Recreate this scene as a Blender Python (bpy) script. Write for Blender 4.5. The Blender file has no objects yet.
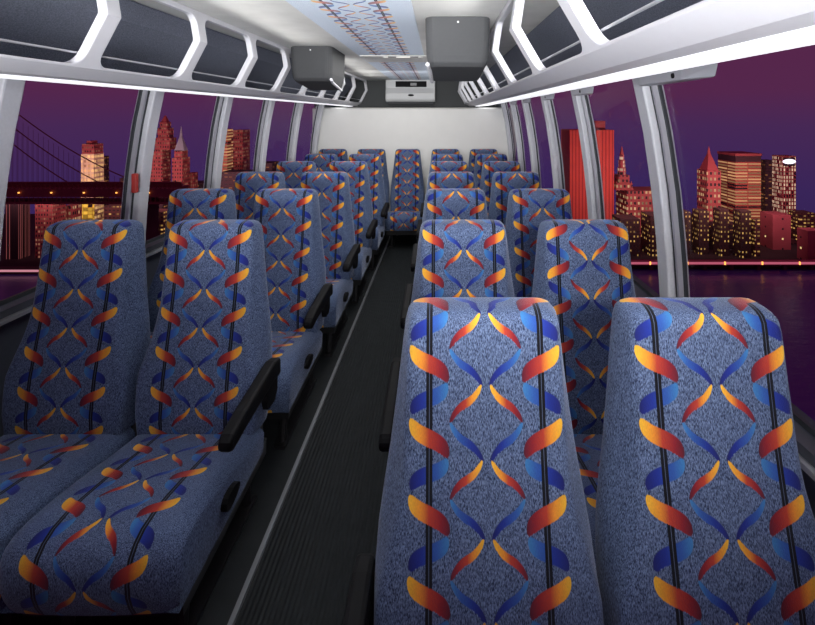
import bpy, bmesh, math, random
from mathutils import Vector
random.seed(7)
S = bpy.context.scene
COL = S.collection
F = 437.0            # focal length in pixels of the 815 px frame
CZ = 1.57            # camera height above the bus floor
VX, HY = 438.0, 115.0
CEIL = 2.09

# ------------------------------------------------------------------ helpers
def mesh_obj(name, verts, faces, mat, parent=None, smooth=False, uvs=None, bevel=0, kind=None):
    me = bpy.data.meshes.new(name)
    me.from_pydata([tuple(v) for v in verts], [], [tuple(f) for f in faces])
    if uvs is not None:
        layer = me.uv_layers.new(name='UVMap')
        for lp in me.loops:
            layer.data[lp.index].uv = uvs[lp.vertex_index]
    bm = bmesh.new(); bm.from_mesh(me)
    bmesh.ops.recalc_face_normals(bm, faces=bm.faces)
    bm.to_mesh(me); bm.free()
    for m in (mat if isinstance(mat, (list, tuple)) else [mat]):
        me.materials.append(m)
    if smooth:
        me.shade_smooth(); me.set_sharp_from_angle(angle=math.radians(48))
    o = bpy.data.objects.new(name, me)
    COL.objects.link(o)
    if parent is not None:
        o.parent = parent
    if bevel:
        b = o.modifiers.new('edge', 'BEVEL'); b.width = bevel; b.segments = 2; b.limit_method = 'ANGLE'
    if kind:
        o['kind'] = kind
    return o

def tag(o, label, cat, group=None):
    o['label'] = label; o['category'] = cat
    if group: o['group'] = group
    return o

def empty(name, loc=(0, 0, 0)):
    e = bpy.data.objects.new(name, None); e.location = loc; e.empty_display_size = .1
    COL.objects.link(e); return e

class MB:
    """collects shapes for ONE mesh"""
    def __init__(s): s.v = []; s.f = []
    def add(s, vs, fs):
        n = len(s.v); s.v += [tuple(x) for x in vs]; s.f += [tuple(i + n for i in f) for f in fs]; return s
    def box(s, x0, x1, y0, y1, z0, z1):
        return s.add([(x0,y0,z0),(x1,y0,z0),(x1,y1,z0),(x0,y1,z0),(x0,y0,z1),(x1,y0,z1),(x1,y1,z1),(x0,y1,z1)],
                     [(0,3,2,1),(4,5,6,7),(0,1,5,4),(1,2,6,5),(2,3,7,6),(3,0,4,7)])
    def frustum(s, x0, x1, y0, y1, z0, z1, k=0.0):
        cx, cy = (x0+x1)/2, (y0+y1)/2
        hx, hy = (x1-x0)/2*k, (y1-y0)/2*k
        return s.add([(x0,y0,z0),(x1,y0,z0),(x1,y1,z0),(x0,y1,z0),(cx-hx,cy-hy,z1),(cx+hx,cy-hy,z1),(cx+hx,cy+hy,z1),(cx-hx,cy+hy,z1)],
                     [(0,3,2,1),(4,5,6,7),(0,1,5,4),(1,2,6,5),(2,3,7,6),(3,0,4,7)])
    def tube(s, pts, r, n=8):
        rings = []
        for i, p in enumerate(pts):
            p = Vector(p)
            a = Vector(pts[max(i-1,0)]); b = Vector(pts[min(i+1,len(pts)-1)])
            d = (b-a).normalized()
            up = Vector((0,0,1)) if abs(d.z) < .9 else Vector((0,1,0))
            e1 = d.cross(up).normalized(); e2 = d.cross(e1).normalized()
            rings.append([p + e1*(r*math.cos(2*math.pi*k/n)) + e2*(r*math.sin(2*math.pi*k/n)) for k in range(n)])
        vs = [q for rg in rings for q in rg]; fs = []
        for i in range(len(rings)-1):
            for k in range(n):
                fs.append((i*n+k, i*n+(k+1)%n, (i+1)*n+(k+1)%n, (i+1)*n+k))
        fs.append(tuple(range(n))); fs.append(tuple(range((len(rings)-1)*n, len(rings)*n)))
        return s.add(vs, fs)
    def loft(s, rings, cap=True):
        n = len(rings[0]); vs = [q for r in rings for q in r]; fs = []
        for i in range(len(rings)-1):
            for k in range(n):
                fs.append((i*n+k, i*n+(k+1)%n, (i+1)*n+(k+1)%n, (i+1)*n+k))
        if cap:
            fs.append(tuple(range(n))); fs.append(tuple(range((len(rings)-1)*n, len(rings)*n)))
        return s.add(vs, fs)
    def build(s, name, mat, parent=None, **k): return mesh_obj(name, s.v, s.f, mat, parent, **k)

def lerp_tab(tab, x):
    """piecewise smooth table lookup, tab sorted by key"""
    if x <= tab[0][0]: return tab[0][1]
    for (a, fa), (b, fb) in zip(tab, tab[1:]):
        if x <= b:
            return fa + (fb-fa)*(x-a)/(b-a)
    return tab[-1][1]

# ------------------------------------------------------------------ materials
class NG:
    def __init__(s, name):
        s.mat = bpy.data.materials.new(name); s.mat.use_nodes = True
        s.t = s.mat.node_tree; s.t.nodes.clear()
        s.out = s.t.nodes.new('ShaderNodeOutputMaterial')
    def n(s, typ, **kw):
        nd = s.t.nodes.new(typ)
        for k, v in kw.items(): setattr(nd, k, v)
        return nd
    def put(s, sock, v):
        if isinstance(v, bpy.types.NodeSocket): s.t.links.new(v, sock)
        else: sock.default_value = v
    def m(s, op, a, b=None, c=None, clamp=False):
        nd = s.n('ShaderNodeMath', operation=op, use_clamp=clamp)
        for i, v in enumerate((a, b, c)):
            if v is not None: s.put(nd.inputs[i], v)
        return nd.outputs[0]
    def ramp(s, f, stops, interp='LINEAR'):
        nd = s.n('ShaderNodeValToRGB'); cr = nd.color_ramp; cr.interpolation = interp
        while len(cr.elements) < len(stops): cr.elements.new(.5)
        for e, (p, c) in zip(cr.elements, stops): e.position = p; e.color = (*c, 1)
        s.put(nd.inputs[0], f); return nd.outputs[0]
    def mix(s, f, a, b):
        nd = s.n('ShaderNodeMix', data_type='RGBA')
        s.put(nd.inputs[0], f)
        for i, v in ((6, a), (7, b)):
            s.put(nd.inputs[i], (*v, 1) if isinstance(v, tuple) and len(v) == 3 else v)
        return nd.outputs[2]
    def noise(s, vec, scale, detail=2, rough=.5):
        nd = s.n('ShaderNodeTexNoise'); s.put(nd.inputs['Vector'], vec)
        nd.inputs['Scale'].default_value = scale; nd.inputs['Detail'].default_value = detail; nd.inputs['Roughness'].default_value = rough
        return nd.outputs[0]
    def mapping(s, vec, sc):
        nd = s.n('ShaderNodeMapping'); s.put(nd.inputs['Vector'], vec); nd.inputs['Scale'].default_value = sc; return nd.outputs[0]
    def bsdf(s, **kw):
        nd = s.n('ShaderNodeBsdfPrincipled')
        for k, v in kw.items():
            k = k.replace('_', ' ')
            s.put(nd.inputs[k], (*v, 1) if isinstance(v, tuple) and len(v) == 3 and nd.inputs[k].type == 'RGBA' else v)
        s.t.links.new(nd.outputs[0], s.out.inputs[0]); return nd
    def bump(s, h, strength=.3, dist=.002):
        nd = s.n('ShaderNodeBump'); nd.inputs['Strength'].default_value = strength; nd.inputs['Distance'].default_value = dist
        s.put(nd.inputs['Height'], h); return nd.outputs[0]

def simple(name, col, rough=.5, metal=0., noise=0., nscale=60, bump=0., **kw):
    g = NG(name); co = g.n('ShaderNodeTexCoord').outputs['Object']
    c = col; extra = {}
    if noise or bump:
        nz = g.noise(co, nscale, 3)
        if noise:
            c = g.mix(nz, tuple(max(0, x*(1-noise)) for x in col), tuple(min(1, x*(1+noise)) for x in col))
        if bump: extra['Normal'] = g.bump(nz, bump, .002)
    g.bsdf(Base_Color=c, Roughness=rough, Metallic=metal, **extra, **kw)
    return g.mat

def ribbon_fabric(name, dark, light, sheen=.28, contrast=1.0, sat=1.0):
    g = NG(name)
    tc = g.n('ShaderNodeTexCoord')
    uv = g.n('ShaderNodeSeparateXYZ'); g.put(uv.inputs[0], tc.outputs['UV'])
    a = g.m('ABSOLUTE', uv.outputs[0]); P = .152
    ph = g.m('MULTIPLY', g.m('FRACT', g.m('DIVIDE', g.m('SUBTRACT', uv.outputs[1], -P*8), P)), P)
    obj = tc.outputs['Object']
    # woven threads
    th = g.noise(g.mapping(obj, (560, 560, 140)), 1.0, 2, .6)
    th2 = g.noise(g.mapping(obj, (70, 70, 40)), 1.0, 2, .6)
    thr = g.n('ShaderNodeMapRange'); g.put(thr.inputs[0], th); thr.inputs[1].default_value = .36; thr.inputs[2].default_value = .68
    base = g.mix(thr.outputs[0], dark, light)
    base = g.mix(g.m('MULTIPLY', th2, .35), base, dark)
    col = base
    jit = g.m('MULTIPLY', g.m('SUBTRACT', th, .5), .006)
    def stroke(col, a0, a1, v0, v1, thick, curve, stops):
        s = g.m('DIVIDE', g.m('SUBTRACT', a, a0), a1-a0)
        S_ = g.m('ADD', s, g.m('MULTIPLY', g.m('SINE', g.m('MULTIPLY', s, 2*math.pi)), curve))
        vc = g.m('ADD', g.m('MULTIPLY', S_, v1-v0), v0)
        d = g.m('SUBTRACT', ph, vc)
        d = g.m('SUBTRACT', d, g.m('MULTIPLY', g.m('ROUND', g.m('DIVIDE', d, P)), P))
        d = g.m('ABSOLUTE', g.m('ADD', d, jit))
        q = g.m('POWER', g.m('ABSOLUTE', g.m('SUBTRACT', g.m('MULTIPLY', s, 2), 1)), 9.0)
        w = g.m('MULTIPLY', g.m('SQRT', g.m('MAXIMUM', g.m('SUBTRACT', 1, q), 0)), thick)
        mask = g.m('MULTIPLY', g.m('DIVIDE', g.m('SUBTRACT', w, d), .0022), 1, clamp=True)
        mask = g.m('MULTIPLY', mask, g.m('MULTIPLY', g.m('GREATER_THAN', s, 0), g.m('LESS_THAN', s, 1)))
        c = g.ramp(s, stops)
        c = g.mix(g.m('MULTIPLY', th, .45), c, dark)
        return g.mix(mask, col, c)
    yel = [(0, (1.0, .56, .03)), (.30, (.90, .32, .02)), (.50, (.50, .05, .015)), (.78, (.27, .012, .012)), (1, (.09, .008, .014))]
    blu = [(0, (.05, .22, .50)), (.30, (.030, .10, .38)), (.65, (.014, .030, .27)), (1, (.010, .010, .12))]
    col = stroke(col, .082, .167, .089, .137, .0185, .06, blu)
    col = stroke(col, .080, .007, .009, .080, .0105, .07, blu)
    col = stroke(col, .009, .080, .083, .156, .0105, .07, yel)
    # twin black lines under the yellow strokes
    dl = g.m('ABSOLUTE', g.m('SUBTRACT', a, .124))
    col = g.mix(g.m('LESS_THAN', dl, .0070), col, (.006, .006, .010))
    col = g.mix(g.m('MULTIPLY', g.m('LESS_THAN', dl, .0007), .35), col, light)
    col = stroke(col, .169, .080, .0155, .066, .0200, .06, yel)
    g.bsdf(Base_Color=col, Roughness=.85, Sheen_Weight=sheen, Sheen_Roughness=.35, Sheen_Tint=(.75, .82, 1.0),
           Specular_IOR_Level=.2, Normal=g.bump(th, .5, .0015))
    return g.mat

M = {}
M['fabric'] = ribbon_fabric('ribbon_fabric', (.013, .023, .060), (.190, .260, .430))
M['ceiling_fabric'] = ribbon_fabric('lit_ribbon_fabric', (.50, .58, .68), (.80, .86, .93), sheen=.1)  # same fabric as the seats, with the light on it mixed into the colours
M['black'] = simple('black_plastic', (.005, .005, .006), .65, Specular_IOR_Level=.15)
M['steel_black'] = simple('black_steel', (.02, .02, .022), .4, .3)
M['white'] = simple('white_moulding', (.70, .70, .74), .45, noise=.03, nscale=25)
M['headliner'] = simple('headliner', (.62, .62, .60), .9, noise=.16, nscale=7, bump=.15)
M['grey_plastic'] = simple('grey_plastic', (.065, .067, .07), .7, noise=.05, Specular_IOR_Level=.12)
M['carpet'] = simple('charcoal_carpet', (.15, .165, .215), .95, noise=.7, nscale=190, bump=.8)
M['pillar'] = simple('grey_vinyl', (.60, .61, .65), .5, noise=.08, nscale=90)
M['chrome'] = simple('brushed_metal', (.52, .53, .57), .42, .5)
M['sill'] = simple('sill_vinyl', (.06, .065, .08), .5)
M['rubber'] = simple('rubber_gasket', (.03, .035, .04), .5)
M['sidewall'] = simple('slate_wall_vinyl', (.045, .055, .075), .6, noise=.15)
M['rear_panel'] = simple('rear_panel_vinyl', (.74, .74, .71), .6, noise=.03, nscale=9)
M['dark_bulk'] = simple('dark_bulkhead', (.035, .04, .042), .6)
M['ac_white'] = simple('ac_casing', (.60, .61, .61), .45)
M['red_handle'] = simple('red_handle', (.45, .04, .03), .4)
M['screw'] = simple('screw', (.85, .85, .85), .3)

g = NG('ribbed_rubber'); co = g.n('ShaderNodeTexCoord').outputs['Object']
sx = g.n('ShaderNodeSeparateXYZ'); g.put(sx.inputs[0], co)
rib = g.m('SINE', g.m('MULTIPLY', sx.outputs[0], 2*math.pi/.017))
ribm = g.m('MULTIPLY', rib, g.m('LESS_THAN', g.m('ABSOLUTE', g.m('ADD', sx.outputs[0], .385)), .245))
nz = g.noise(co, 14, 4, .6)
g.bsdf(Base_Color=g.mix(nz, (.006, .008, .009), (.020, .024, .027)), Roughness=.75, Normal=g.bump(ribm, .6, .003), Specular_IOR_Level=.25)
M['floor'] = g.mat

g = NG('window_glass')
tr = g.n('ShaderNodeBsdfTransparent'); tr.inputs[0].default_value = (.97, .97, .98, 1)
gl = g.n('ShaderNodeBsdfGlossy'); gl.inputs['Roughness'].default_value = .02
fr = g.n('ShaderNodeLayerWeight'); fr.inputs[0].default_value = .12
frm = g.m('MULTIPLY', fr.outputs[0], .03)
mx = g.n('ShaderNodeMixShader'); g.put(mx.inputs[0], frm); g.put(mx.inputs[1], tr.outputs[0]); g.put(mx.inputs[2], gl.outputs[0])
g.t.links.new(mx.outputs[0], g.out.inputs[0]); M['glass'] = g.mat

g = NG('lamp_lens')
g.bsdf(Base_Color=(.85, .85, .87), Roughness=.4, Emission_Color=(.95, .96, 1.0), Emission_Strength=.95); M['lens'] = g.mat

# ------------------------------------------------------------------ the bus seat
W_TAB = [(.34,.240),(.42,.248),(.56,.249),(.64,.245),(.72,.234),(.80,.221),(.92,.205),(1.04,.191),(1.085,.185),(1.108,.179),(1.120,.169),(1.127,.157),(1.131,.138)]
WF_TAB = [(.34,.225),(.50,.236),(.56,.233),(.60,.222),(.65,.204),(.70,.187),(.755,.176),(.80,.173),(1.04,.172),(1.085,.171),(1.108,.167),(1.120,.159),(1.127,.148),(1.131,.130)]
YF_TAB = [(.34,-.115),(.42,-.118),(.55,-.102),(.70,-.070),(.85,-.038),(1.0,-.014),(1.085,-.003),(1.108,.001),(1.120,.008),(1.127,.019),(1.131,.034)]
YB_TAB = [(.34,.03),(.42,.045),(.60,.065),(.80,.085),(1.0,.105),(1.085,.112),(1.108,.110),(1.120,.103),(1.127,.093),(1.131,.080)]
ZS = [.34,.37,.42,.47,.52,.56,.60,.64,.68,.72,.76,.80,.86,.92,.98,1.04,1.065,1.085,1.098,1.108,1.115,1.120,1.124,1.127,1.129,1.131]

def section(w, wf, yf, yb):
    """cross-section loop: flat front towards -Y, sides swept back, rounded corners"""
    t = yb-yf; ym = yf+t*.62
    ctrl = [(-wf, yf, .022), (wf, yf, .022), (w, ym, .03), (w*.96, yb, .03), (-w*.96, yb, .03), (-w, ym, .03)]
    n = len(ctrl); corners = []
    for i, (x, y, r) in enumerate(ctrl):
        p, q = ctrl[i-1], ctrl[(i+1) % n]
        d1 = math.dist((x, y), p[:2]); d2 = math.dist((x, y), q[:2])
        r = min(r, t*.45); a = min(r, d1*.45); b = min(r, d2*.45)
        A = (x+(p[0]-x)*a/d1, y+(p[1]-y)*a/d1); B = (x+(q[0]-x)*b/d2, y+(q[1]-y)*b/d2)
        corners.append([((1-u)**2*A[0]+2*u*(1-u)*x+u*u*B[0], (1-u)**2*A[1]+2*u*(1-u)*y+u*u*B[1]) for u in (0, .2, .4, .6, .8, 1)])
    pts = []
    for i, c in enumerate(corners):
        pts += c
        nx = corners[(i+1) % n][0]
        k = 12 if i == 0 else 4
        for m in range(1, k):
            f = m/k; px_ = c[-1][0]+(nx[0]-c[-1][0])*f; py_ = c[-1][1]+(nx[1]-c[-1][1])*f
            if i == 0: py_ -= .010*math.sin(math.pi*f)
            pts.append((px_, py_))
    return pts

def backrest_data(flip, phase):
    vs, uvs, rings = [], [], []
    arc, prev = {}, None
    # length along the front, measured from the top
    L = {}; tot = 0; last = None
    for z in reversed(ZS):
        p = (lerp_tab(YF_TAB, z), z)
        if last: tot += math.dist(p, last)
        L[z] = tot; last = p
    for z in ZS:
        w, yf, yb = lerp_tab(W_TAB, z), lerp_tab(YF_TAB, z), lerp_tab(YB_TAB, z)
        pts = section(w, lerp_tab(WF_TAB, z), yf, yb)
        for (x, y) in pts:
            vs.append((x, y, z*.993))
            back = y > yf + (yb-yf)*.6 and z < 1.119
            u = x if not back else math.copysign(.3, x if abs(x) > 1e-6 else 1)
            v = L[z] + max(0, L[z]-.30)*.06 - max(0, y-yf-.012 if z > 1.119 else 0)
            uvs.append((u, (phase-v) if flip else phase+v))
    n = len(pts); fs = []
    for i in range(len(ZS)-1):
        for k in range(n): fs.append((i*n+k, i*n+(k+1)%n, (i+1)*n+(k+1)%n, (i+1)*n+k))
    fs.append(tuple(range(n))); fs.append(tuple(range((len(ZS)-1)*n, len(ZS)*n)))
    return vs, fs, uvs

def cushion_data():
    # loft from back to front and down over the nose: list of (y, z_top, thickness direction)
    path = [(-.05,.338),(-.12,.345),(-.20,.360),(-.30,.383),(-.40,.405),(-.48,.420),(-.54,.427),(-.585,.424),(-.612,.412),(-.630,.393),(-.640,.368),(-.643,.340),(-.640,.305),(-.630,.270),(-.615,.235)]
    vs, uvs, fs, L, last = [], [], [], 0, None
    W = .245
    xs = [-1,-.97,-.9,-.8,-.68,-.5,-.3,-.1,.1,.3,.5,.68,.8,.9,.97,1]
    pos = [(y, z) for y, z in path]
    for i, (y, z) in enumerate(pos):
        if last: L += math.dist((y, z), last)
        last = (y, z)
        a = pos[max(i-1,0)]; b = pos[min(i+1,len(pos)-1)]
        ty, tz = b[0]-a[0], b[1]-a[1]; l = math.hypot(ty, tz); ny, nz = (tz/l, -ty/l)
        if nz < 0 and abs(nz) > abs(ny): ny, nz = -ny, -nz
        if ny > 0 and abs(ny) > abs(nz): ny, nz = -ny, -nz
        for x in xs:
            e = 1-abs(x); drop = .030*max(0, 1-e/.2)**2.2 - .008*(1-x*x)
            vs.append((x*W, y-ny*drop, z-nz*drop)); uvs.append((x*W, L+.02))
    n = len(xs)
    for i in range(len(pos)-1):
        for k in range(n-1): fs.append((i*n+k, i*n+k+1, (i+1)*n+k+1, (i+1)*n+k))
    # sides and underside
    base = len(vs)
    for s, k in ((-1, 0), (1, n-1)):
        b0 = len(vs)
        for i, (y, z) in enumerate(pos):
            yy = min(y, -.05); yy = max(yy, -.62)
            vs.append((s*(W-.004), max(yy, -.617), .232)); uvs.append((.3, 0))
        for i in range(len(pos)-1):
            fs.append((i*n+k, (i+1)*n+k, b0+i+1, b0+i))
    m = len(pos)
    for i in range(m-1): fs.append((base+i, base+i+1, base+m+i+1, base+m+i))
    fs.append(tuple([k for k in range(n)] + [base+m, base]))
    return vs, fs, uvs

BK = {'a': backrest_data(False, -.088+.152), 'b': backrest_data(False, -.040+.152), 'f': backrest_data(True, .152*6+.09)}; cu = cushion_data()
proto = {}
def make_seat(flip, arm):
    """arm: -1 armrest on local -X side, +1 on +X side, 0 none"""
    root = empty('bus_seat')
    key = ('b', flip)
    if key in proto:
        o = bpy.data.objects.new('backrest', proto[key]); COL.objects.link(o); o.parent = root
    else:
        d = BK[flip]
        o = mesh_obj('backrest', d[0], d[1], M['fabric'], root, smooth=True, uvs=d[2]); proto[key] = o.data
    def shared(k, fn):
        if k in proto:
            q = bpy.data.objects.new(k.split('|')[0], proto[k]); COL.objects.link(q); q.parent = root
        else:
            q = fn(); proto[k] = q.data
        return q
    shared('seat_cushion', lambda: mesh_obj('seat_cushion', cu[0], cu[1], M['fabric'], root, smooth=True, uvs=cu[2]))
    def frame():
        b = MB().box(-.225, .225, -.57, .02, .17, .235)
        b.box(-.20, .20, .0, .05, .17, .40)
        return b.build('seat_frame', M['steel_black'], root)
    shared('seat_frame', frame)
    for s in (-1, 1):
        def leg(s=s):
            b = MB()
            b.tube([(s*.17, -.46, .19), (s*.17, -.49, .012)], .018)
            b.tube([(s*.17, -.06, .19), (s*.17, -.04, .012)], .018)
            b.box(s*.17-.025, s*.17+.025, -.53, .0, .0, .016)
            return b.build('leg', M['steel_black'], root)
        shared('leg|%d' % s, leg)
    if arm:
        def armrest():
            x0 = arm*.246; x1 = arm*.292
            prof = [(.01,.505),(.01,.575),(-.05,.590),(-.32,.575),(-.410,.563),(-.430,.548),(-.430,.520),(-.410,.505),(-.32,.512),(-.06,.516)]
            r0 = [(x0, y, z) for y, z in prof]; r1 = [(x1, y, z) for y, z in prof]
            return MB().loft([r0, r1]).build('armrest', M['black'], root, bevel=.012)
        q = shared('armrest|%d' % arm, armrest)
        if not q.modifiers:
            b = q.modifiers.new('edge', 'BEVEL'); b.width = .012; b.segments = 2; b.limit_method = 'ANGLE'
        def bracket():
            x0 = arm*.247; x1 = arm*.268
            prof = [(.03,.52),(-.07,.52),(-.085,.45),(-.07,.41),(.0,.40),(.03,.43)]
            return MB().loft([[(x0,y,z) for y,z in prof],[(x1,y,z) for y,z in prof]]).build('armrest_bracket', M['black'], root)
        shared('armrest_bracket|%d' % arm, bracket)
        def handle():
            x0 = arm*.236; x1 = arm*.262
            ring = [( -.36+.062*math.cos(t)*(.8+.2*math.cos(t)), .315+.026*math.sin(t)) for t in [2*math.pi*i/14 for i in range(14)]]
            return MB().loft([[(x0,y,z) for y,z in ring],[(x1,y,z) for y,z in ring]]).build('recline_handle', M['black'], root)
        shared('recline_handle|%d' % arm, handle)
    return root

ORD = ['first', 'second', 'third', 'fourth', 'fifth', 'sixth']
PITCH, Y1 = .79, 1.0
def seat_at(x, y, flip, arm, label, group, sx=1.0):
    r = make_seat(flip, arm); r.location = (x, y, 0); r.scale = (sx, 1, 1)
    tag(r, label, 'seat', group); return r
for k in range(6):                                     # river side
    y = Y1 + PITCH*k - (.012 if k == 0 else 0)
    seat_at(.105, y, 'abaaba'[k], -1, f'blue ribbon-patterned aisle seat, {ORD[k]} row from the front on the river side', 'seats on the river side')
    seat_at(.612, y, 'afbaba'[k], 0, f'blue ribbon-patterned window seat, {ORD[k]} row from the front on the river side', 'seats on the river side')
for k in range(5):                                     # bridge side
    y = Y1 + PITCH*(k+1)
    seat_at(-.99+.03*y, y, 'bbabb'[k], 1, f'blue ribbon-patterned aisle seat, {ORD[k]} row from the front on the bridge side', 'seats on the bridge side')
    seat_at(-1.51+.034*y, y, 'bbaba'[k], 0, f'blue ribbon-patterned window seat, {ORD[k]} row from the front on the bridge side', 'seats on the bridge side')
yr = 5.67
seat_at(-1.378, yr, 'b', 0, 'window seat at the bridge-side end of the rear bench row', 'rear bench seats')
seat_at(-.874, yr, 'b', 0, 'rear bench seat between the middle one and the bridge-side window seat', 'rear bench seats')
seat_at(-.397, yr, 'f', 0, 'middle seat of the rear bench, facing straight down the aisle', 'rear bench seats', .9)
seat_at(.100, yr, 'b', 0, 'rear bench seat between the middle one and the river-side window seat', 'rear bench seats')
seat_at(.600, yr, 'b', 0, 'window seat at the river-side end of the rear bench row', 'rear bench seats')

# ------------------------------------------------------------------ bus shell
YB, YPAN, YF = 6.55, 5.93, -.6
def wallx(side, z, y):
    t = [(0.0, .0), (.7, .0), (1.0, .018), (1.25, .042), (1.5, .078), (1.74, .128), (2.15, .24)]
    e = lerp_tab(t, z)
    return (1.01 - e) if side > 0 else (-1.85 + .03*y + e)

b = MB().box(-1.9, 1.05, YF, YB, -.06, 0.0); b.build('floor', M['floor'], kind='structure')
b = MB().box(-1.9, 1.05, YF, YB, CEIL, CEIL+.05); ceil_o = b.build('ceiling', M['headliner'], kind='structure')
# patterned ceiling strip (seat fabric, its lit look put into the colour)
def strip(y0, y1, name):
    x0, x1, z = -.686, -.122, CEIL-.006
    vs = [(x0,y0,z),(x1,y0,z),(x1,y1,z),(x0,y1,z),(x0,y0,CEIL),(x1,y0,CEIL),(x1,y1,CEIL),(x0,y1,CEIL)]
    fs = [(0,3,2,1),(0,1,5,4),(1,2,6,5),(2,3,7,6),(3,0,4,7)]
    uv = [(v[0]+.404, v[1]+.02) for v in vs]
    return mesh_obj(name, vs, fs, M['ceiling_fabric'], uvs=uv, kind='structure')
strip(YF+.02, 6.45, 'trim_1')
# floor seat track
def rail(x, name):
    b = MB(); b.add([(x-.011+.0046*YF,YF+.01,.0),(x+.011+.0046*YF,YF+.01,0),(x+.011+.0046*YB,YB-.6,0),(x-.011+.0046*YB,YB-.6,0),
                     (x-.008+.0046*YF,YF+.01,.008),(x+.008+.0046*YF,YF+.01,.008),(x+.008+.0046*YB,YB-.6,.008),(x-.008+.0046*YB,YB-.6,.008)],
                    [(4,5,6,7),(0,1,5,4),(1,2,6,5),(2,3,7,6),(3,0,4,7)])
    return b.build(name, simple('track_metal', (.22, .23, .25), .45, .5), kind='structure')
rail(-.645, 'trim_2')

SILL = {1: .70, -1: .785}; WTOP = 1.80
PIL = {1: [.95, 1.92, 2.81, 3.64, 4.48, 5.22, 5.93], -1: [.92, 1.745, 2.59, 3.41, 4.22, 5.04, 5.86]}
SIDE = {1: 'right', -1: 'left'}
def wall_strip(b, side, z0, z1, y0, y1, x_in, x_out, nz=10):
    """a vertical slab that follows the curved side wall; x_in/x_out measured inwards from the wall line"""
    rings = []
    for i in range(nz+1):
        z = z0+(z1-z0)*i/nz
        ring = []
        for (yy, d) in ((y0, x_in), (y1, x_in), (y1, x_out), (y0, x_out)):
            ring.append((wallx(side, z, yy) - side*d, yy, z))
        rings.append(ring)
    b.loft(rings)
for side in (1, -1):
    b = MB()
    wall_strip(b, side, 0, SILL[side], YF, YB, .0, -.06, 4)
    wall_strip(b, side, WTOP, CEIL, YF, YB, .0, -.06, 4)
    wall_strip(b, side, SILL[side]-.01, WTOP+.01, PIL[side][-1], YB, .0, -.06, 10)
    b.build('wall_'+SIDE[side], M['sidewall'], kind='structure')
    # chrome-capped sill ledge
    b = MB(); wall_strip(b, side, SILL[side]-.03, SILL[side], YF, PIL[side][-1], .05, .0, 1)
    o = b.build('trim_%d' % (3 if side > 0 else 4), M['sill'], kind='structure')
    b = MB(); wall_strip(b, side, SILL[side]-.052, SILL[side]-.036, YF, PIL[side][-1], .062, .0, 1)
    b.build('sill_rail', M['chrome'], o)

tn = 5
for side in (1, -1):
    for i, yp in enumerate(PIL[side]):
        b = MB(); wall_strip(b, side, SILL[side], WTOP+.03, yp-.085, yp, .035, -.03)
        o = b.build('trim_%d' % tn, M['pillar'], kind='structure', bevel=.008); tn += 1
        b = MB(); wall_strip(b, side, SILL[side], WTOP+.03, yp-.115, yp-.085, .004, -.03)
        b.build('groove', M['rubber'], o)
        b = MB(); wall_strip(b, side, SILL[side], WTOP+.03, yp-.130, yp-.115, .014, -.03)
        b.build('metal_strip', M['chrome'], o)

def ring_panel(outer, inner, r, mapf, m=6, ns=10, nt=10):
    """faces between rectangle `outer` and rounded rectangle `inner` (x0,x1,y0,y1), mapped through mapf"""
    ox0, ox1, oy0, oy1 = outer; x0, x1, y0, y1 = inner
    ins, outs = [], []
    def side(p, q, op, oq, k):
        for i in range(1, k):
            t = i/k
            ins.append((p[0]+(q[0]-p[0])*t, p[1]+(q[1]-p[1])*t)); outs.append((op[0]+(oq[0]-op[0])*t, op[1]+(oq[1]-op[1])*t))
    def arc(cx, cy, a0, f0, c, f1):
        for i in range(m+1):
            t = math.radians(a0+90*i/m); ins.append((cx+r*math.cos(t), cy+r*math.sin(t)))
            h = i/m*2
            if h <= 1: outs.append((f0[0]+(c[0]-f0[0])*h, f0[1]+(c[1]-f0[1])*h))
            else: outs.append((c[0]+(f1[0]-c[0])*(h-1), c[1]+(f1[1]-c[1])*(h-1)))
    arc(x1-r, y1-r, 0, (ox1, y1-r), (ox1, oy1), (x1-r, oy1)); side((x1-r, y1), (x0+r, y1), (x1-r, oy1), (x0+r, oy1), ns)
    arc(x0+r, y1-r, 90, (x0+r, oy1), (ox0, oy1), (ox0, y1-r)); side((x0, y1-r), (x0, y0+r), (ox0, y1-r), (ox0, y0+r), nt)
    arc(x0+r, y0+r, 180, (ox0, y0+r), (ox0, oy0), (x0+r, oy0)); side((x0+r, y0), (x1-r, y0), (x0+r, oy0), (x1-r, oy0), ns)
    arc(x1-r, y0+r, 270, (x1-r, oy0), (ox1, oy0), (ox1, y0+r)); side((x1, y0+r), (x1, y1-r), (ox1, y0+r), (ox1, y1-r), nt)
    n = len(ins)
    vs = [mapf(*p) for p in ins] + [mapf(*p) for p in outs]
    fs = [(k, (k+1) % n, n+(k+1) % n, n+k) for k in range(n)]
    return vs, fs

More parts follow.
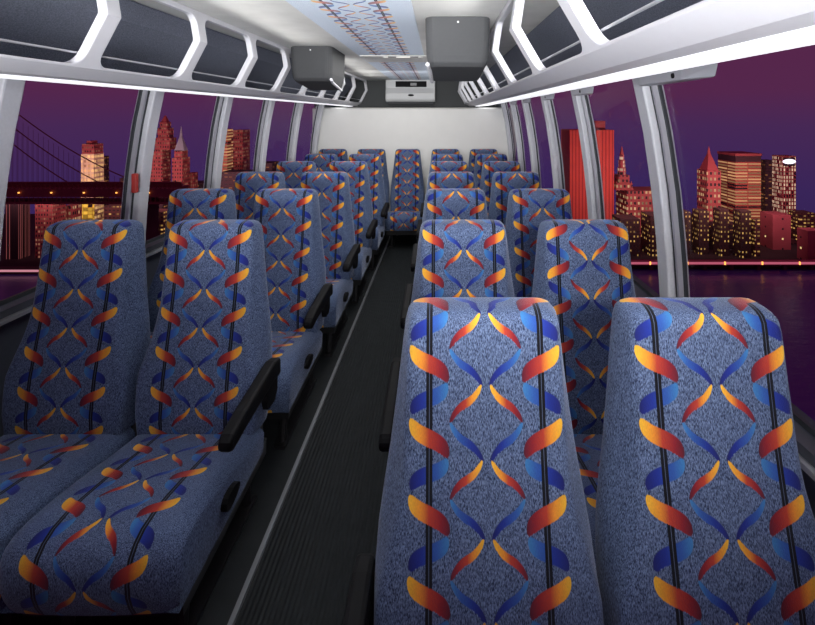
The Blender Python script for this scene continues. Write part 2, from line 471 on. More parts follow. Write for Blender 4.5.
wn = 1
for side in (1, -1):
    ys = PIL[side]
    spans = [(YF+.3, ys[0]-.13)] + [(a, c-.13) for a, c in zip(ys, ys[1:])]
    for si, (y0, y1) in enumerate(spans):
        z0, z1 = SILL[side], WTOP
        vs, fs = [], []; nz = 12
        for i in range(nz+1):
            z = z0+(z1-z0)*i/nz
            vs += [(wallx(side, z, y0)+side*.02, y0, z), (wallx(side, z, y1)+side*.02, y1, z)]
        fs = [(2*i, 2*i+1, 2*i+3, 2*i+2) for i in range(nz)]
        pane = mesh_obj('window_%d' % wn, vs, fs, M['glass'], kind='structure', smooth=True); wn += 1
        rv, rf = ring_panel((y0, y1, z0, z1), (y0+.012, y1-.012, z0+.018, z1-.01), .06, lambda y, z: (wallx(side, z, y)+side*.012, y, z))
        fr_ = mesh_obj('window_frame', rv, rf, M['rubber'], pane, smooth=False)
        sm = fr_.modifiers.new('thick', 'SOLIDIFY'); sm.thickness = .012; sm.offset = 0
        if (side < 0 and si in (1, 2)) or (side > 0 and si == 3):
            yh = y1+.01; zh = 1.19
            b = MB(); x = wallx(side, zh, yh)-side*.012
            b.box(min(x, x-side*.03), max(x, x-side*.03), yh-.012, yh+.012, zh-.06, zh+.05)
            b.build('release_handle', M['red_handle'] if side < 0 else M['pillar'], pane, bevel=.006)

# rear: white panel, dark bulkhead above
def rear_panel():
    xl, xr = -1.9+.03*YPAN+.02, 1.06; vs, fs = [], []
    n = 16
    for i in range(n+1):
        t = i/n; x = xl+(xr-xl)*t; bow = .05*(1-(2*t-1)**2)
        vs += [(x, YPAN+bow, 0), (x, YPAN+bow, 1.655), (x, YPAN+bow+.05, 1.672), (x, YB, 1.672)]
    for i in range(n):
        for k in range(3): fs.append((4*i+k, 4*i+k+1, 4*i+5+k, 4*i+4+k))
    return mesh_obj('wall_back', vs, fs, M['rear_panel'], kind='structure', smooth=False)
rear_panel()
MB().box(-1.85, 1.05, YB-.01, YB+.05, 0, CEIL).build('wall_rear_bulkhead', M['dark_bulk'], kind='structure')

# ------------------------------------------------------------------ luggage racks
RK = {1: dict(out=(.90, .170), li=(.470, .130), ob=(.398, .163), kink=(.292, .345), top=(.318, .518), pitch=.63, p0=1.13, d=0.0),
      -1: dict(out=(-1.70, .150), li=(-1.40, .136), ob=(-1.338, .172), kink=(-1.238, .366), top=(-1.262, .518), pitch=.58, p0=1.61, d=.03)}
for side in (1, -1):
    R = RK[side]; d = R['d']
    root = empty('luggage_rack', (0, 0, 0))
    tag(root, 'long white moulded overhead luggage rack above the %s-side windows' % ('river' if side > 0 else 'bridge'), 'luggage rack', 'overhead luggage racks')
    prof = [R['li'], R['ob'], R['kink'], R['top']]
    cum = [0]
    for p, q in zip(prof, prof[1:]): cum.append(cum[-1]+math.dist(p, q))
    def pm(s, y):
        s = max(0, min(cum[-1], s))
        for i in range(3):
            if s <= cum[i+1] or i == 2:
                t = (s-cum[i])/(cum[i+1]-cum[i])
                p, q = prof[i], prof[i+1]
                return (p[0]+(q[0]-p[0])*t + d*y, y, CZ+p[1]+(q[1]-p[1])*t)
    # fascia: bays with rounded openings
    b = MB(); yend = YB-.05
    n0 = -2; posts = [R['p0']+R['pitch']*k for k in range(n0, 12)]
    posts = [p for p in posts if p < yend-.25] + [yend]
    T = .036*side
    def back(p): return (p[0]+T, p[1], p[2]+.004)
    for ya, yb_ in zip(posts, posts[1:]):
        vs, fs = ring_panel((ya, yb_, cum[1], cum[-1]), (ya+.036, yb_-.036, cum[1]+.010, cum[-1]-.028), .05, lambda y, s: pm(s, y), nt=18)
        n = len(vs)//2
        bv_ = [back(p) for p in vs]
        fs2 = [tuple(i+2*n for i in reversed(f)) for f in fs]
        rim = [(k, 2*n+k, 2*n+(k+1) % n, (k+1) % n) for k in range(n)]
        b.add(vs+bv_, fs+fs2+rim)
        # apron below the opening
        ap = [pm(t, y) for y in (ya, yb_) for t in (0, cum[1])]
        ap2 = [back(p) for p in ap]
        b.add(ap+ap2, [(0,1,3,2),(4,6,7,5),(0,2,6,4)])
    fa = b.build('fascia', M['white'], root, smooth=False)
    w = fa.modifiers.new('weld', 'WELD'); w.merge_threshold = .0008
    bv = fa.modifiers.new('edge', 'BEVEL'); bv.width = .006; bv.segments = 2; bv.limit_method = 'ANGLE'; bv.angle_limit = math.radians(40)
    y0, y1 = posts[0], yend
    # lit lens along the underside
    def q(p, y): return (p[0]+d*y, y, CZ+p[1])
    vs, fs = [], []
    cs = []
    for i in range(7):
        t = i/6; cs.append((R['li'][0]+(R['out'][0]-R['li'][0])*t, R['li'][1]+(R['out'][1]-R['li'][1])*t - .010*math.sin(math.pi*t)))
    ny = 12
    def skin(cs, name, mat):
        vs, fs = [], []; k = len(cs)
        for j in range(ny+1):
            y = y0+(y1-y0)*j/ny
            vs += [q(c, y) for c in cs]
        for j in range(ny):
            for i in range(k-1): fs.append((j*k+i, j*k+i+1, j*k+k+1+i, j*k+k+i))
        return mesh_obj(name, vs, fs, mat, root, smooth=True)
    skin(cs, 'underside', M['white'])
    mid = [(R['li'][0]+(R['out'][0]-R['li'][0])*t, R['li'][1]+(R['out'][1]-R['li'][1])*t - .010*math.sin(math.pi*t) - (.006 if .2 < t < .7 else 0)) for t in (.20, .21, .30, .40, .50, .60, .69, .70)]
    skin(mid, 'light_lens', M['lens'])
    # carpeted shelf and back
    e = .04*side
    cs = [(R['ob'][0]+e*1.3, R['ob'][1]+.004), (R['ob'][0]+e*1.3+side*.02, R['ob'][1]-.006), (R['out'][0]-e*.6, R['out'][1]+.03), (R['out'][0]-e*2.6, R['out'][1]+.13), (R['out'][0]-e*6, R['out'][1]+.27), (R['out'][0]-e*8.2 if side>0 else R['out'][0]-e*6.5, .515)]
    vs, fs = [], []; k = len(cs)
    for y in (y0, y1): vs += [q(c, y) for c in cs]
    for i in range(k-1): fs.append((i, i+1, k+i+1, k+i))
    mesh_obj('carpet_liner', vs, fs, M['carpet'], root)
    # thin retaining bar behind the openings
    bp = (R['ob'][0]+(R['kink'][0]-R['ob'][0])*.28+side*.045, R['ob'][1]+(R['kink'][1]-R['ob'][1])*.28)
    b = MB().tube([q(bp, y0), q(bp, (y0+y1)/2), q(bp, y1)], .0042, 8); b.build('retaining_bar', M['chrome'], root, smooth=True)

# grey pointed brackets where the river-side pillars meet the rack
for i, yp in enumerate(PIL[1][1:6]):
    z = CZ+.160; L_ = .46 if i == 0 else .26
    ring = [(.0, -.03), (.06, -.040), (L_*.72, -.036), (L_, .012), (L_*.72, .036), (.06, .040), (.0, .03)]
    cx = .862; ys_ = yp-.10
    low = [(cx+dx*.8, ys_-dy*.97, z-.040) for dy, dx in ring]; hi = [(cx+dx, ys_-dy, z+.004) for dy, dx in ring]
    root = empty('pillar_bracket'); 
    b = MB().loft([low, hi]); b.build('plate', M['chrome'], root, bevel=.004)
    b = MB().tube([(cx-.034, ys_-L_*.6, z-.02), (cx-.02, ys_-L_*.6, z-.02)], .011, 12); b.build('screw', M['black'], root)
    tag(root, 'pointed grey metal bracket under the rack at the %s pillar of the river side' % ORD[i], 'bracket', 'pillar brackets')

# ------------------------------------------------------------------ monitor housings, rear unit, hatch
def monitor(x0, x1, y0, y1, label, inner):
    root = empty('monitor_housing', ((x0+x1)/2, y0, CEIL)); w = (x1-x0)/2
    def ring(z, f, grow=0.0, back=0.0):
        dpt = (y1-y0); hw = w-grow; r = .05; pts = []
        y_f, y_b = f, dpt-back
        for cx, cy, a in ((hw-r, y_f+r, -90), (hw-r, y_b-r, 0), (-hw+r, y_b-r, 90), (-hw+r, y_f+r, 180)):
            for i in range(6):
                t = math.radians(a+90*i/5); pts.append((cx+r*math.cos(t), cy+r*math.sin(t), z))
        return pts
    rings = [ring(0, 0), ring(-.10, .004, .002), ring(-.205, .012, .006), ring(-.24, .02, .012)]
    low = [(p[0]*.97, max(p[1], .045), -.262 - .055*max(0, min(1, (p[1]-.05)/(y1-y0)))) for p in ring(-.26, .045, .022, .03)]
    rings.append(low)
    MB().loft(rings).build('casing', M['grey_plastic'], root, smooth=False, bevel=.006)
    # white tube put in as the highlight along the lower aisle-side edge
    s = inner
    MB().tube([(s*(w-.012), .03, -.25), (s*(w-.022), .12, -.268), (s*(w-.03), (y1-y0)*.9, -.31)], .011, 8).build('edge_highlight', M['white'], root, smooth=True)
    MB().tube([(0, -.004, -.03), (0, .006, -.03)], .005, 10).build('screw', M['screw'], root)
    return tag(root, label, 'monitor housing', 'ceiling monitor housings')
monitor(-.068, .279, 2.30, 2.80, 'grey ceiling-hung monitor housing beside the river-side rack, nearer the front', -1)
monitor(-1.122, -.80, 3.29, 3.80, 'grey ceiling-hung monitor housing beside the bridge-side rack, farther back', 1)

root = empty('air_conditioner', (-.40, YB-.02, CZ+.19))
def acbox():
    W = .36
    prof = [(0,0),(-.20,.0),(-.235,.035),(-.235,.12),(-.20,.20),(-.20,.325),(0,.325)]
    return MB().loft([[(-W,y,z) for y,z in prof],[W and (W,y,z) for y,z in prof]])
acbox().build('casing', M['ac_white'], root, bevel=.014)
MB().box(-.215, .235, -.206, -.19, .215, .30).build('air_slot', M['black'], root, bevel=.004)
MB().box(.0, .09, -.212, -.202, .235, .275).build('display', simple('dim_display', (.07, .075, .08), .3), root)
ring = [(.045*math.cos(2*math.pi*i/16), .016*math.sin(2*math.pi*i/16)) for i in range(16)]
MB().loft([[(x+.01, -.240, .095+z) for x, z in ring], [(x+.01, -.230, .095+z) for x, z in ring]]).build('badge', M['black'], root)
MB().box(-.33, .34, -.215, -.05, -.035, .0).build('lower_tray', M['grey_plastic'], root, bevel=.008)
tag(root, 'white boxy air conditioner with dark slot on the rear bulkhead', 'air conditioner')

root = empty('ceiling_hatch', (-.37, 3.95, CEIL-.006))
MB().box(-.30, .27, -.21, .21, -.012, 0).build('frame', M['headliner'], root, bevel=.006)
MB().box(-.10, .24, -.19, -.02, -.020, -.010).build('vent_cover', M['headliner'], root, bevel=.006)
for x0 in (-.06, .13):
    MB().box(x0, x0+.07, -.194, -.186, -.0195, -.0115).build('vent_slot', M['black'], root)
tag(root, 'flat white ceiling hatch with small vent slots across the patterned strip', 'ceiling hatch')

# ------------------------------------------------------------------ outside: river, shore, city
WZ = -53.5
def X(px, D): return (px-VX)*D/F
def Z(py, D): return CZ-(py-HY)*D/F

def facade(name, wall, lit, cell=(3.0, 3.4), fill=(.5, .5), density=.4, strength=1.2, dimwin=(.02, .012, .02)):
    """rows of windows, a random share of them lit"""
    g = NG(name); tc = g.n('ShaderNodeTexCoord'); sp = g.n('ShaderNodeSeparateXYZ'); g.put(sp.inputs[0], tc.outputs['Object'])
    nrm = g.n('ShaderNodeSeparateXYZ'); g.put(nrm.inputs[0], tc.outputs['Normal'])
    hx = g.m('ADD', sp.outputs[0], g.m('MULTIPLY', sp.outputs[1], 1.0))
    cu_, cv = g.m('DIVIDE', hx, cell[0]), g.m('DIVIDE', sp.outputs[2], cell[1])
    iu, iv = g.m('FLOOR', cu_), g.m('FLOOR', cv)
    fu, fv = g.m('FRACT', cu_), g.m('FRACT', cv)
    inw = g.m('MULTIPLY', g.m('LESS_THAN', fu, fill[0]), g.m('LESS_THAN', fv, fill[1]))
    inw = g.m('MULTIPLY', inw, g.m('LESS_THAN', g.m('ABSOLUTE', nrm.outputs[2]), .5))
    cmb = g.n('ShaderNodeCombineXYZ'); g.put(cmb.inputs[0], iu); g.put(cmb.inputs[1], iv)
    wn_ = g.n('ShaderNodeTexWhiteNoise', noise_dimensions='2D'); g.put(wn_.inputs['Vector'], cmb.outputs[0])
    on = g.m('MULTIPLY', g.m('LESS_THAN', wn_.outputs[0], density), inw)
    amt = g.m('MULTIPLY', on, g.m('ADD', g.m('MULTIPLY', wn_.outputs[0], strength*.8/max(density, .01)), strength*.3))
    nz = g.noise(tc.outputs['Object'], .12, 3)
    wcol = g.mix(nz, tuple(c*.75 for c in wall), tuple(min(1, c*1.2) for c in wall))
    g.bsdf(Base_Color=g.mix(inw, wcol, dimwin), Roughness=.8, Emission_Color=lit, Emission_Strength=amt)
    return g.mat

RED = (.42, .07, .075)
F_brick = facade('brick_facade', (.34, .06, .07), (1, .42, .25), (1.05, 1.6), (.45, .5), .45, .32)
F_redslab = facade('red_slab_facade', (.62, .07, .055), (1, .2, .12), (1.5, 60), (.35, .97), .25, .25, dimwin=(.30, .03, .03))
F_stone = facade('stone_facade', (.34, .07, .075), (1, .6, .3), (1.7, 2.4), (.5, .5), .55, .6)
F_rows = facade('banded_facade', (.40, .075, .06), (1, .5, .22), (9.0, 1.35), (.96, .5), .92, .55)
F_lit = facade('bright_tower_facade', (.40, .07, .09), (1, .66, .45), (1.2, 1.7), (.5, .7), .75, .8)
F_dark = facade('dark_block_facade', (.050, .020, .022), (1, .58, .16), (1.35, 1.8), (.36, .40), .50, .6)
F_low = facade('low_block_facade', (.10, .03, .035), (1, .55, .15), (1.6, 1.5), (.6, .4), .50, .6)
F_pink = facade('pink_block_facade', (.40, .08, .11), (1, .7, .3), (4.5, 4.0), (.15, .18), .3, 1.2)
F_cream = facade('cream_tower_facade', (.85, .66, .45), (1, .62, .22), (1.6, 2.0), (.62, .55), .9, .85, dimwin=(.5, .35, .2))
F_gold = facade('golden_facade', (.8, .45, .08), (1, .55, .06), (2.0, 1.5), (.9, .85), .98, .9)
F_night = facade('night_facade', (.045, .016, .030), (1, .4, .12), (1.8, 1.5), (.7, .3), .30, .35)
F_bars = facade('barred_facade', (.035, .012, .022), (1, .25, .25), (1.15, 50), (.22, .97), .8, .32)
m_roof = simple('copper_roof', (.30, .34, .42), .6)
m_redroof = simple('red_roof', (.34, .06, .07), .7)
m_darkroof = simple('dark_roof', (.05, .02, .03), .8)
m_bridge = simple('bridge_steel', (.26, .075, .06), .7, noise=.3, nscale=.6)
m_stone = simple('bridge_stone', (.09, .045, .045), .9, noise=.3, nscale=.4)
m_land = simple('shore_ground', (.03, .012, .018), .9)
g = NG('sign_light'); g.bsdf(Base_Color=(.8, .8, .9), Emission_Color=(.85, .85, 1.0), Emission_Strength=1.6); m_sign = g.mat
g = NG('bridge_lamp'); g.bsdf(Base_Color=(.8, .5, .2), Emission_Color=(1, .42, .08), Emission_Strength=2.0); m_lamp = g.mat
g = NG('river_water'); co = g.n('ShaderNodeTexCoord').outputs['Object']
g.bsdf(Base_Color=(.085, .06, .34), Roughness=.25, Normal=g.bump(g.noise(g.mapping(co, (.2, .6, 1)), 1, 3), .4, .3)); m_water = g.mat

o = MB().box(-500, 500, -250, 156, WZ-1, WZ).build('water', m_water, kind='structure')
o = MB().box(-280, 280, 156, 240, WZ-2, WZ+.8).build('shore', m_land, kind='structure')

PLACED = []
def bld(name, label, px0, px1, pytop, D, depth, mat, cat='building'):
    while True:                                   # step back until the footprint is free
        x0, x1 = X(px0, D), X(px1, D)
        if not any(x0 < a[1]+.15 and x1 > a[0]-.15 and D < a[3]+.3 and D+depth > a[2]-.3 for a in PLACED): break
        D += .5
    PLACED.append((x0, x1, D, D+depth))
    # the silhouette keeps its width: the receding side face is part of it
    ax = x1 if x1 < 0 else -x0
    dep = depth
    if ax < 0:
        dep = min(depth, .42*(x1-x0)*D/(-ax))
        k = (D+dep)/D
        if x1 < 0: x1 *= k
        else: x0 *= k
    root = empty(name, ((x0+x1)/2, D, WZ+.8))
    hw = (x1-x0)/2; h = Z(pytop, D)-(WZ+.8)
    root.scale = (1, dep/depth, 1)
    MB().box(-hw, hw, 0, depth, 0, h).build('facade', mat, root)
    tag(root, label, cat)
    return root, hw, h, D
def zl(py, D): return Z(py, D)-(WZ+.8)

# --- river side (seen through the right-hand windows)
r, hw, h, D = bld('skyscraper', 'broad vivid red slab tower with vertical stripes behind the river-side pillars', 561, 614, 130, 196, 14, F_redslab)
MB().box(X(597,D)-r.location.x, X(607,D)-r.location.x, 2, 12, h, zl(121,D)).build('roof_block', m_redroof, r)
r, hw, h, D = bld('municipal_building', 'ornate civic building topped by a tall tiered tower', 616, 664, 191, 190, 12, F_stone)
cx = X(626.5,D)-r.location.x
u = D/F
b = MB().box(cx-8*u, cx+8*u, 2, 9, h, zl(184,D)).box(cx-5.5*u, cx+5.5*u, 2.5, 7.5, h, zl(176,D)); b.build('tower_base', F_stone, r)
b = MB()
for hw_, y0_, y1_ in ((4.2,176,169),(3.2,169,161),(2.2,161,156)):
    n = 10; rg = lambda z: [(cx+hw_*u*math.cos(2*math.pi*i/n), 5+hw_*u*math.sin(2*math.pi*i/n), z) for i in range(n)]
    b.loft([rg(zl(y0_,D)), rg(zl(y1_,D))])
b.build('tower_lantern', F_lit, r)
MB().frustum(cx-1.6*u, cx+1.6*u, 5-1.6*u, 5+1.6*u, zl(156,D), zl(147,D), .1).build('spire', m_redroof, r)
for k, pxx in enumerate((619, 634)):
    MB().frustum(X(pxx-1.5,D)-r.location.x, X(pxx+1.5,D)-r.location.x, 2, 3.5, h, zl(182,D), .1).build('corner_turret', m_redroof, r)
bld('office_building', 'plain dark red office block between the ornate tower and the front pillar', 652, 668, 178, 198, 10, F_stone)
r, hw, h, D = bld('skyscraper', 'red stone tower with a steep pyramid roof', 697, 721, 171, 186, 9, F_stone)
MB().frustum(-hw*.82, hw*.82, .8, 8.2, h, zl(153,D), .12).build('pyramid_roof', m_redroof, r)
MB().frustum(-.6, .6, 4, 5, zl(154,D), zl(147,D), .1).build('finial', m_redroof, r)
r, hw, h, D = bld('office_building', 'wide red office slab with lit horizontal window bands', 718, 761, 162, 192, 12, F_rows)
MB().box(-hw, hw, -.05, 12, h, zl(156,D)).build('dark_band', m_darkroof, r)
MB().box(-hw-.3, hw+.3, -.2, 12.2, zl(156,D), zl(153.5,D)).build('roof_edge', m_redroof, r)
bld('office_building', 'narrow unlit dark tower between banded slab and bright tower', 761, 772, 160, 197, 10, F_night)
r, hw, h, D = bld('skyscraper', 'bright tower with lit window columns and glowing white roof sign', 772, 796, 156, 188, 10, F_lit)
u = D/F
rg = lambda y: [(6.5*u*math.cos(2*math.pi*i/20), y, zl(161.5,D)+2.4*u*math.sin(2*math.pi*i/20)) for i in range(20)]
MB().box(-hw*.86, hw*.86, -.12, .0, zl(166,D), zl(157.5,D)).build('sign_panel', m_darkroof, r)
MB().loft([rg(-.35), rg(-.1)]).build('roof_sign', m_sign, r)
rows = [(612,640,219,168,'low dark block with yellow windows below the ornate tower'),(641,668,216,168,'low dark block with yellow windows behind the front pillar'),
        (672,691,212,170,'dark block hard beside the front river-side pillar'),
        (692,709,211,165,'first dark apartment block with yellow windows below the pyramid tower'),(713,729,209.5,165,'second dark apartment block with yellow windows, the tallest of its row'),
        (733,751,211,165,'third dark apartment block with yellow windows below the banded slab')]
for a, c, t, D, lab in rows: bld('apartment_block', lab, a, c, t, D, 8, F_dark)
bld('apartment_block', 'low infill block behind the dark apartment row', 700, 742, 225, 173, 6, F_night)
bld('low_building', 'narrow low block with amber window rows under the banded slab', 751, 760, 220, 168, 7, F_low)
bld('low_building', 'reddish low block under the narrow dark tower', 760, 791, 215, 176, 7, F_pink)
bld('low_building', 'long low waterfront shed with dotted lights', 752, 797, 240, 162, 5, F_low)
bld('low_building', 'dark low block with amber rows under the bright tower', 789, 815, 213, 178, 7, F_low)
bld('low_building', 'pink square building close to the waterfront', 797, 824, 231, 161, 5, F_pink)
root = empty('waterfront_pier', (X(720,157), 157, WZ))
hwp = 135*157/F
MB().box(-hwp, hwp*1.4, -2.5, .5, 2.0, 2.9).build('deck', simple('pier_concrete', (.55, .12, .16), .8), root)
g = NG('pier_glow'); g.bsdf(Base_Color=(.6, .2, .3), Emission_Color=(.9, .20, .30), Emission_Strength=.5)  # glow stands in for the lit road and its light trails
MB().box(-hwp, hwp*1.4, -2.6, -2.5, 2.3, 3.1).build('railing_glow', g.mat, root)
for k in range(10):
    xx = -hwp+4+k*9.5
    MB().box(xx-.6, xx+.6, -2, 0, -1, 2.0).build('pile', m_stone, root)
for k in range(7):
    xx = -hwp+9+k*13.2
    MB().tube([(xx, -2.6, 2.2), (xx, -2.6, 3.2)], .28, 8).build('lamp', m_lamp, root)
tag(root, 'long pink-lit pier deck along the river edge below the dark blocks', 'pier')

# --- bridge side (seen through the left-hand windows)
r, hw, h, D = bld('skyscraper', 'cream floodlit tower with dark red cap behind the suspension bridge', 81, 104, 154, 186, 10, F_cream)
MB().box(-hw*.92, hw*.92, .3, 9.7, h, zl(144,D)).build('roof_cap', F_brick, r)
MB().box(-hw*.5, hw*.3, 2, 8, zl(144,D), zl(141,D)).build('roof_block', m_redroof, r)
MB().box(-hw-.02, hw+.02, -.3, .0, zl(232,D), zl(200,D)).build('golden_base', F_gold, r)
bld('office_building', 'dark side of the cream floodlit tower, built as a separate block', 102, 109, 156, 199, 8, F_night)  # block standing in for the cream tower's dark side face
r, hw, h, D = bld('skyscraper', 'stepped red stone tower with a slim pointed crown', 150, 171, 150, 190, 10, F_brick)
u = D/F
c0 = X(162,D)-r.location.x
b = MB().box(c0-7.5*u, c0+7.5*u, .5, 8, h, zl(138,D)).box(c0-5.5*u, c0+5.5*u, 1, 7, h, zl(128,D)).box(c0-3.8*u, c0+3.8*u, 1.6, 6, h, zl(122,D))
b.build('setback_crown', F_brick, r)
MB().frustum(c0-3*u, c0+3*u, 2, 5.4, zl(122,D), zl(115.5,D), .15).build('pinnacle', m_redroof, r)
r, hw, h, D = bld('skyscraper', 'red stone tower with a pale pyramid roof and needle spire', 172, 190, 158, 187, 8, F_brick)
u = D/F
MB().box(-hw*.75, hw*.75, 1, 7, h, zl(151,D)).build('upper_storey', F_brick, r)
MB().frustum(-5*u, 5*u, 4-5*u, 4+5*u, zl(151,D), zl(137,D), .22).build('pyramid_roof', m_roof, r)
MB().frustum(-1.1*u, 1.1*u, 4-1.1*u, 4+1.1*u, zl(137,D), zl(126,D), .1).build('spire', m_roof, r)
r, hw, h, D = bld('skyscraper', 'flat-topped slab tower with lit rows behind a bridge-side pillar', 219, 233, 129, 190, 10, F_rows)
bld('skyscraper', 'dark red flat-topped slab joined beside the row-lit slab', 233, 250, 130, 192, 10, F_brick)
for a, c, t, D, mt, lab in ((120,151,178,196,F_night,'low unlit block between cream tower and stepped tower'), (150,172,184,178,F_night,'low night block at the foot of the stepped tower'),
                        (188,198,173,190,F_brick,'small red block beside the needle-spire tower'), (172,221,183,182,F_night,'long dark block below the needle-spire tower'),
                        (221,262,172,180,F_night,'dark block below the flat-topped slab tower'), (260,279,163,188,F_night,'dark block past the flat-topped slab tower'),
                        (279,330,172,190,F_night,'dark distant block near the rear of the bridge side'),
                        (35,66,203,166,F_brick,'stepped red brick block under the bridge deck'), (63,82,206,172,F_stone,'dull red block between brick block and golden base'),
                        (104,150,206,172,F_gold if False else F_low,'low amber-lit block under the bridge beside the golden base'),
                        (5,30,203,163,F_bars,'dark waterfront building with thin red vertical bars'),
                        (150,172,212,160,F_low,'small amber-lit shed near the water under the bridge end')):
    bld('city_block', lab, a, c, t, D, 8, mt)
g = NG('promenade_glow'); g.bsdf(Base_Color=(.6, .3, .32), Emission_Color=(1, .42, .5), Emission_Strength=.55)  # glow stands in for the light along the promenade edge
MB().box(X(-40,151), X(250,151), 151, 155.5, WZ, WZ+1.2).build('quay', m_stone)
MB().box(X(-40,151), X(250,151), 150.8, 151, WZ+.9, WZ+1.6).build('railing_glow', g.mat, bpy.data.objects['quay'])
tag(bpy.data.objects['quay'], 'pale pink quay edge along the water on the bridge side', 'quay')

root = empty('suspension_bridge', (X(90,140), 140, WZ)); D = 140; u = D/F; ox = root.location.x
def bx(px): return X(px, D)-ox
def bz(py): return Z(py, D)-WZ
MB().box(bx(-90), bx(178), -2, 6, bz(196), bz(188)).box(bx(-90), bx(178), -2, 6, bz(203), bz(201)).build('deck', m_bridge, root)
b = MB()
nx = 58
for k in range(nx):
    xa = bx(-90)+(bx(178)-bx(-90))*k/nx; xb = bx(-90)+(bx(178)-bx(-90))*(k+1)/nx
    b.tube([(xa, -2.05, bz(188)), (xb, -2.05, bz(181.5))], .12, 4); b.tube([(xa, -2.05, bz(181.5)), (xb, -2.05, bz(188))], .12, 4)
    b.tube([(xa, -2.05, bz(201)), (xa, -2.05, bz(196))], .16, 4)
b.tube([(bx(-90), -2.05, bz(181.5)), (bx(178), -2.05, bz(181.5))], .3, 6)
b.box(bx(-90), bx(178), 2, 2.3, bz(196), bz(183))
b.build('truss', m_bridge, root)
def cable(pts, yy): return MB().tube([(X(p, D+yy)-ox, yy, Z(q, D+yy)-WZ) for p, q in pts], .17, 6)
def sag(x, o=0.0):
    t = (x-22)/(140-22)
    return 117+o + 90*t - 24*t*t if t > 0 else 117+o+90*t
c1 = [(x, sag(x)) for x in range(-40, 146, 6)]; c2 = [(x, min(sag(x, 17), 186)) for x in range(-40, 130, 6)]; c3 = [(x, min(sag(x, 34), 187)) for x in range(-40, 130, 6)]
for cc, yy in ((c1, -2), (c2, 6), (c3, 5.2)): cable(cc, yy).build('cable', m_bridge, root)
b = MB()
for x in range(-38, 132, 5):
    if sag(x, 15) < 181: b.tube([(X(x, D+5.6)-ox, 5.6, Z(sag(x, 16), D+5.6)-WZ), (X(x, D+5.6)-ox, 5.6, Z(184, D+5.6)-WZ)], .055, 4)
    if sag(x) < 181: b.tube([(bx(x+2), -2, bz(sag(x+2))), (bx(x+2), -2, bz(182))], .05, 4)
b.build('suspender_wires', m_bridge, root)
b = MB().box(bx(-52), bx(-36), -3, 7, 0, bz(60)); b.build('bridge_tower', m_stone, root)
MB().box(bx(132), bx(148), -1.5, 5.5, 0, bz(196)).build('pier', m_stone, root)
for k in range(8):
    xx = -70+k*32 if k else -75
    MB().box(bx(xx)-.2, bx(xx)+.2, -2.6, -2.3, bz(192), bz(190.8)).build('lamp', m_lamp, root)
tag(root, 'dark suspension bridge with sloping cables and truss deck crossing the river', 'bridge')

# ------------------------------------------------------------------ sky, lights
w = bpy.data.worlds.new('dusk'); S.world = w; w.use_nodes = True; t = w.node_tree; t.nodes.clear()
out = t.nodes.new('ShaderNodeOutputWorld'); bg = t.nodes.new('ShaderNodeBackground'); tc = t.nodes.new('ShaderNodeTexCoord')
sp = t.nodes.new('ShaderNodeSeparateXYZ'); cr = t.nodes.new('ShaderNodeValToRGB'); mr = t.nodes.new('ShaderNodeMapRange')
t.links.new(tc.outputs['Generated'], sp.inputs[0]); t.links.new(sp.outputs[2], mr.inputs[0]); t.links.new(mr.outputs[0], cr.inputs[0]); t.links.new(cr.outputs[0], bg.inputs[0]); t.links.new(bg.outputs[0], out.inputs[0])
mr.inputs[1].default_value = -.35; mr.inputs[2].default_value = .25
els = cr.color_ramp.elements
stops = [(0, (.020, .010, .060)), (.36, (.042, .019, .100)), (.55, (.064, .022, .092)), (.66, (.092, .021, .074)), (1, (.102, .020, .066))]
while len(els) < len(stops): els.new(.5)
for e, (p, c) in zip(els, stops): e.position = p; e.color = (*c, 1)
bg.inputs[1].default_value = 1.0

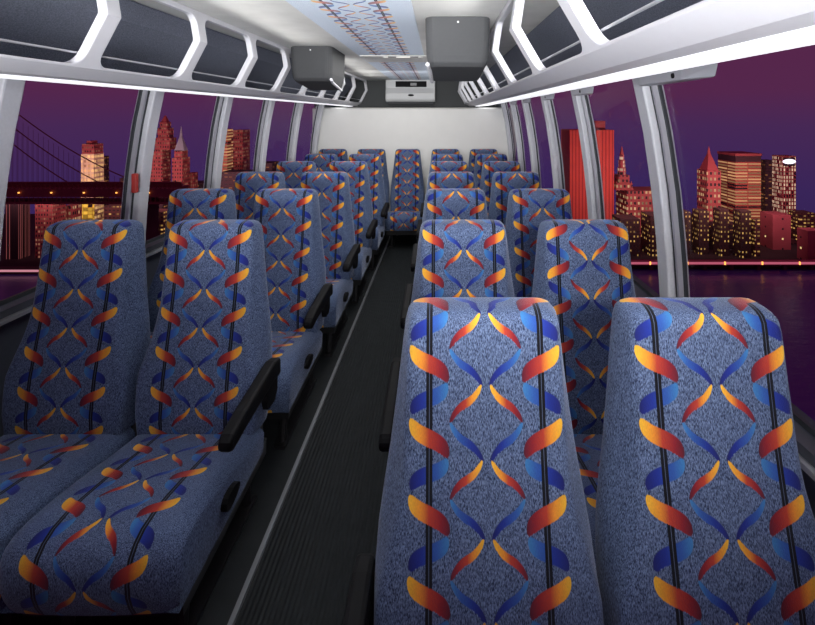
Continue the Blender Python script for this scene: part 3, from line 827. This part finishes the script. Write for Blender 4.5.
def area(name, loc, target, sx, sy, power, col=(1, 1, 1), spread=None):
    L_ = bpy.data.lights.new(name, 'AREA'); L_.shape = 'RECTANGLE'; L_.size = sx; L_.size_y = sy; L_.energy = power; L_.color = col
    if spread: L_.spread = math.radians(spread)
    o = bpy.data.objects.new(name, L_); o.location = loc
    o.rotation_euler = (Vector(target)-Vector(loc)).to_track_quat('-Z', 'Y').to_euler(); COL.objects.link(o); return o
# added downlights without fixtures, to brighten the seat tops
for i, y in enumerate((2.7, 3.6, 4.4)):
    area('aisle_fill', (-.40, y, CEIL-.02), (-.40, y, 0), .5, .9, (4, 9, 10)[i], (1, .98, .96))
area('rear_fill', (-.40, 5.1, CEIL-.03), (-.40, 5.9, 1.45), 1.3, .2, 4, (1, .98, .95))  # added fill that brightens the rear panel
# added light strips beside each rack, washing the ceiling; no fixtures modelled
for x, ya, yb_ in ((.20, .3, 2.2), (.20, 2.95, 5.9), (-1.05, .3, 3.15), (-.98, 3.95, 5.9)):
    m_ = (ya+yb_)/2
    area('ceiling_wash', (x, m_, 1.93), (x-.6 if x > 0 else x+.6, m_, 2.32), yb_-ya, .05, .85*(yb_-ya), (1, .98, .96), 130)
# unseen fill lights added behind the camera: one up onto the ceiling, one level along the seat tops
area('ceiling_fill', (-.35, -.55, 1.38), (-.35, 2.0, 2.35), 1.7, .25, 35, (.98, .98, 1), 72)
area('seat_fill', (.45, -.5, 1.85), (.30, 2.0, 1.25), .7, .25, 9.5, (1, .98, .97), 64)
# area lights added at the shore to brighten the facades
area('city_fill', (X(715,158), 157, -24), (X(715,158), 190, -20), 90, 5, 26000, (1, .55, .5))
area('bridge_side_fill', (X(150,158), 157, -24), (X(150,158), 190, -20), 120, 5, 24000, (1, .55, .5))

# ------------------------------------------------------------------ camera (view camera with a shifted lens, level)
cam = bpy.data.cameras.new('camera'); co_ = bpy.data.objects.new('camera', cam); COL.objects.link(co_)
cam.sensor_width = 36; cam.sensor_fit = 'HORIZONTAL'; cam.lens = 36*F/815
co_.location = (0, 0, CZ); co_.rotation_euler = (math.pi/2, 0, 0)
cam.shift_x = -(VX-407.5)/815; cam.shift_y = -(312.5-HY)/815
cam.clip_start = .05; cam.clip_end = 2000
S.camera = co_
S.view_settings.view_transform = 'Standard'; S.view_settings.look = 'None'; S.view_settings.exposure = 0; S.view_settings.gamma = 1
S.view_settings.use_curve_mapping = False
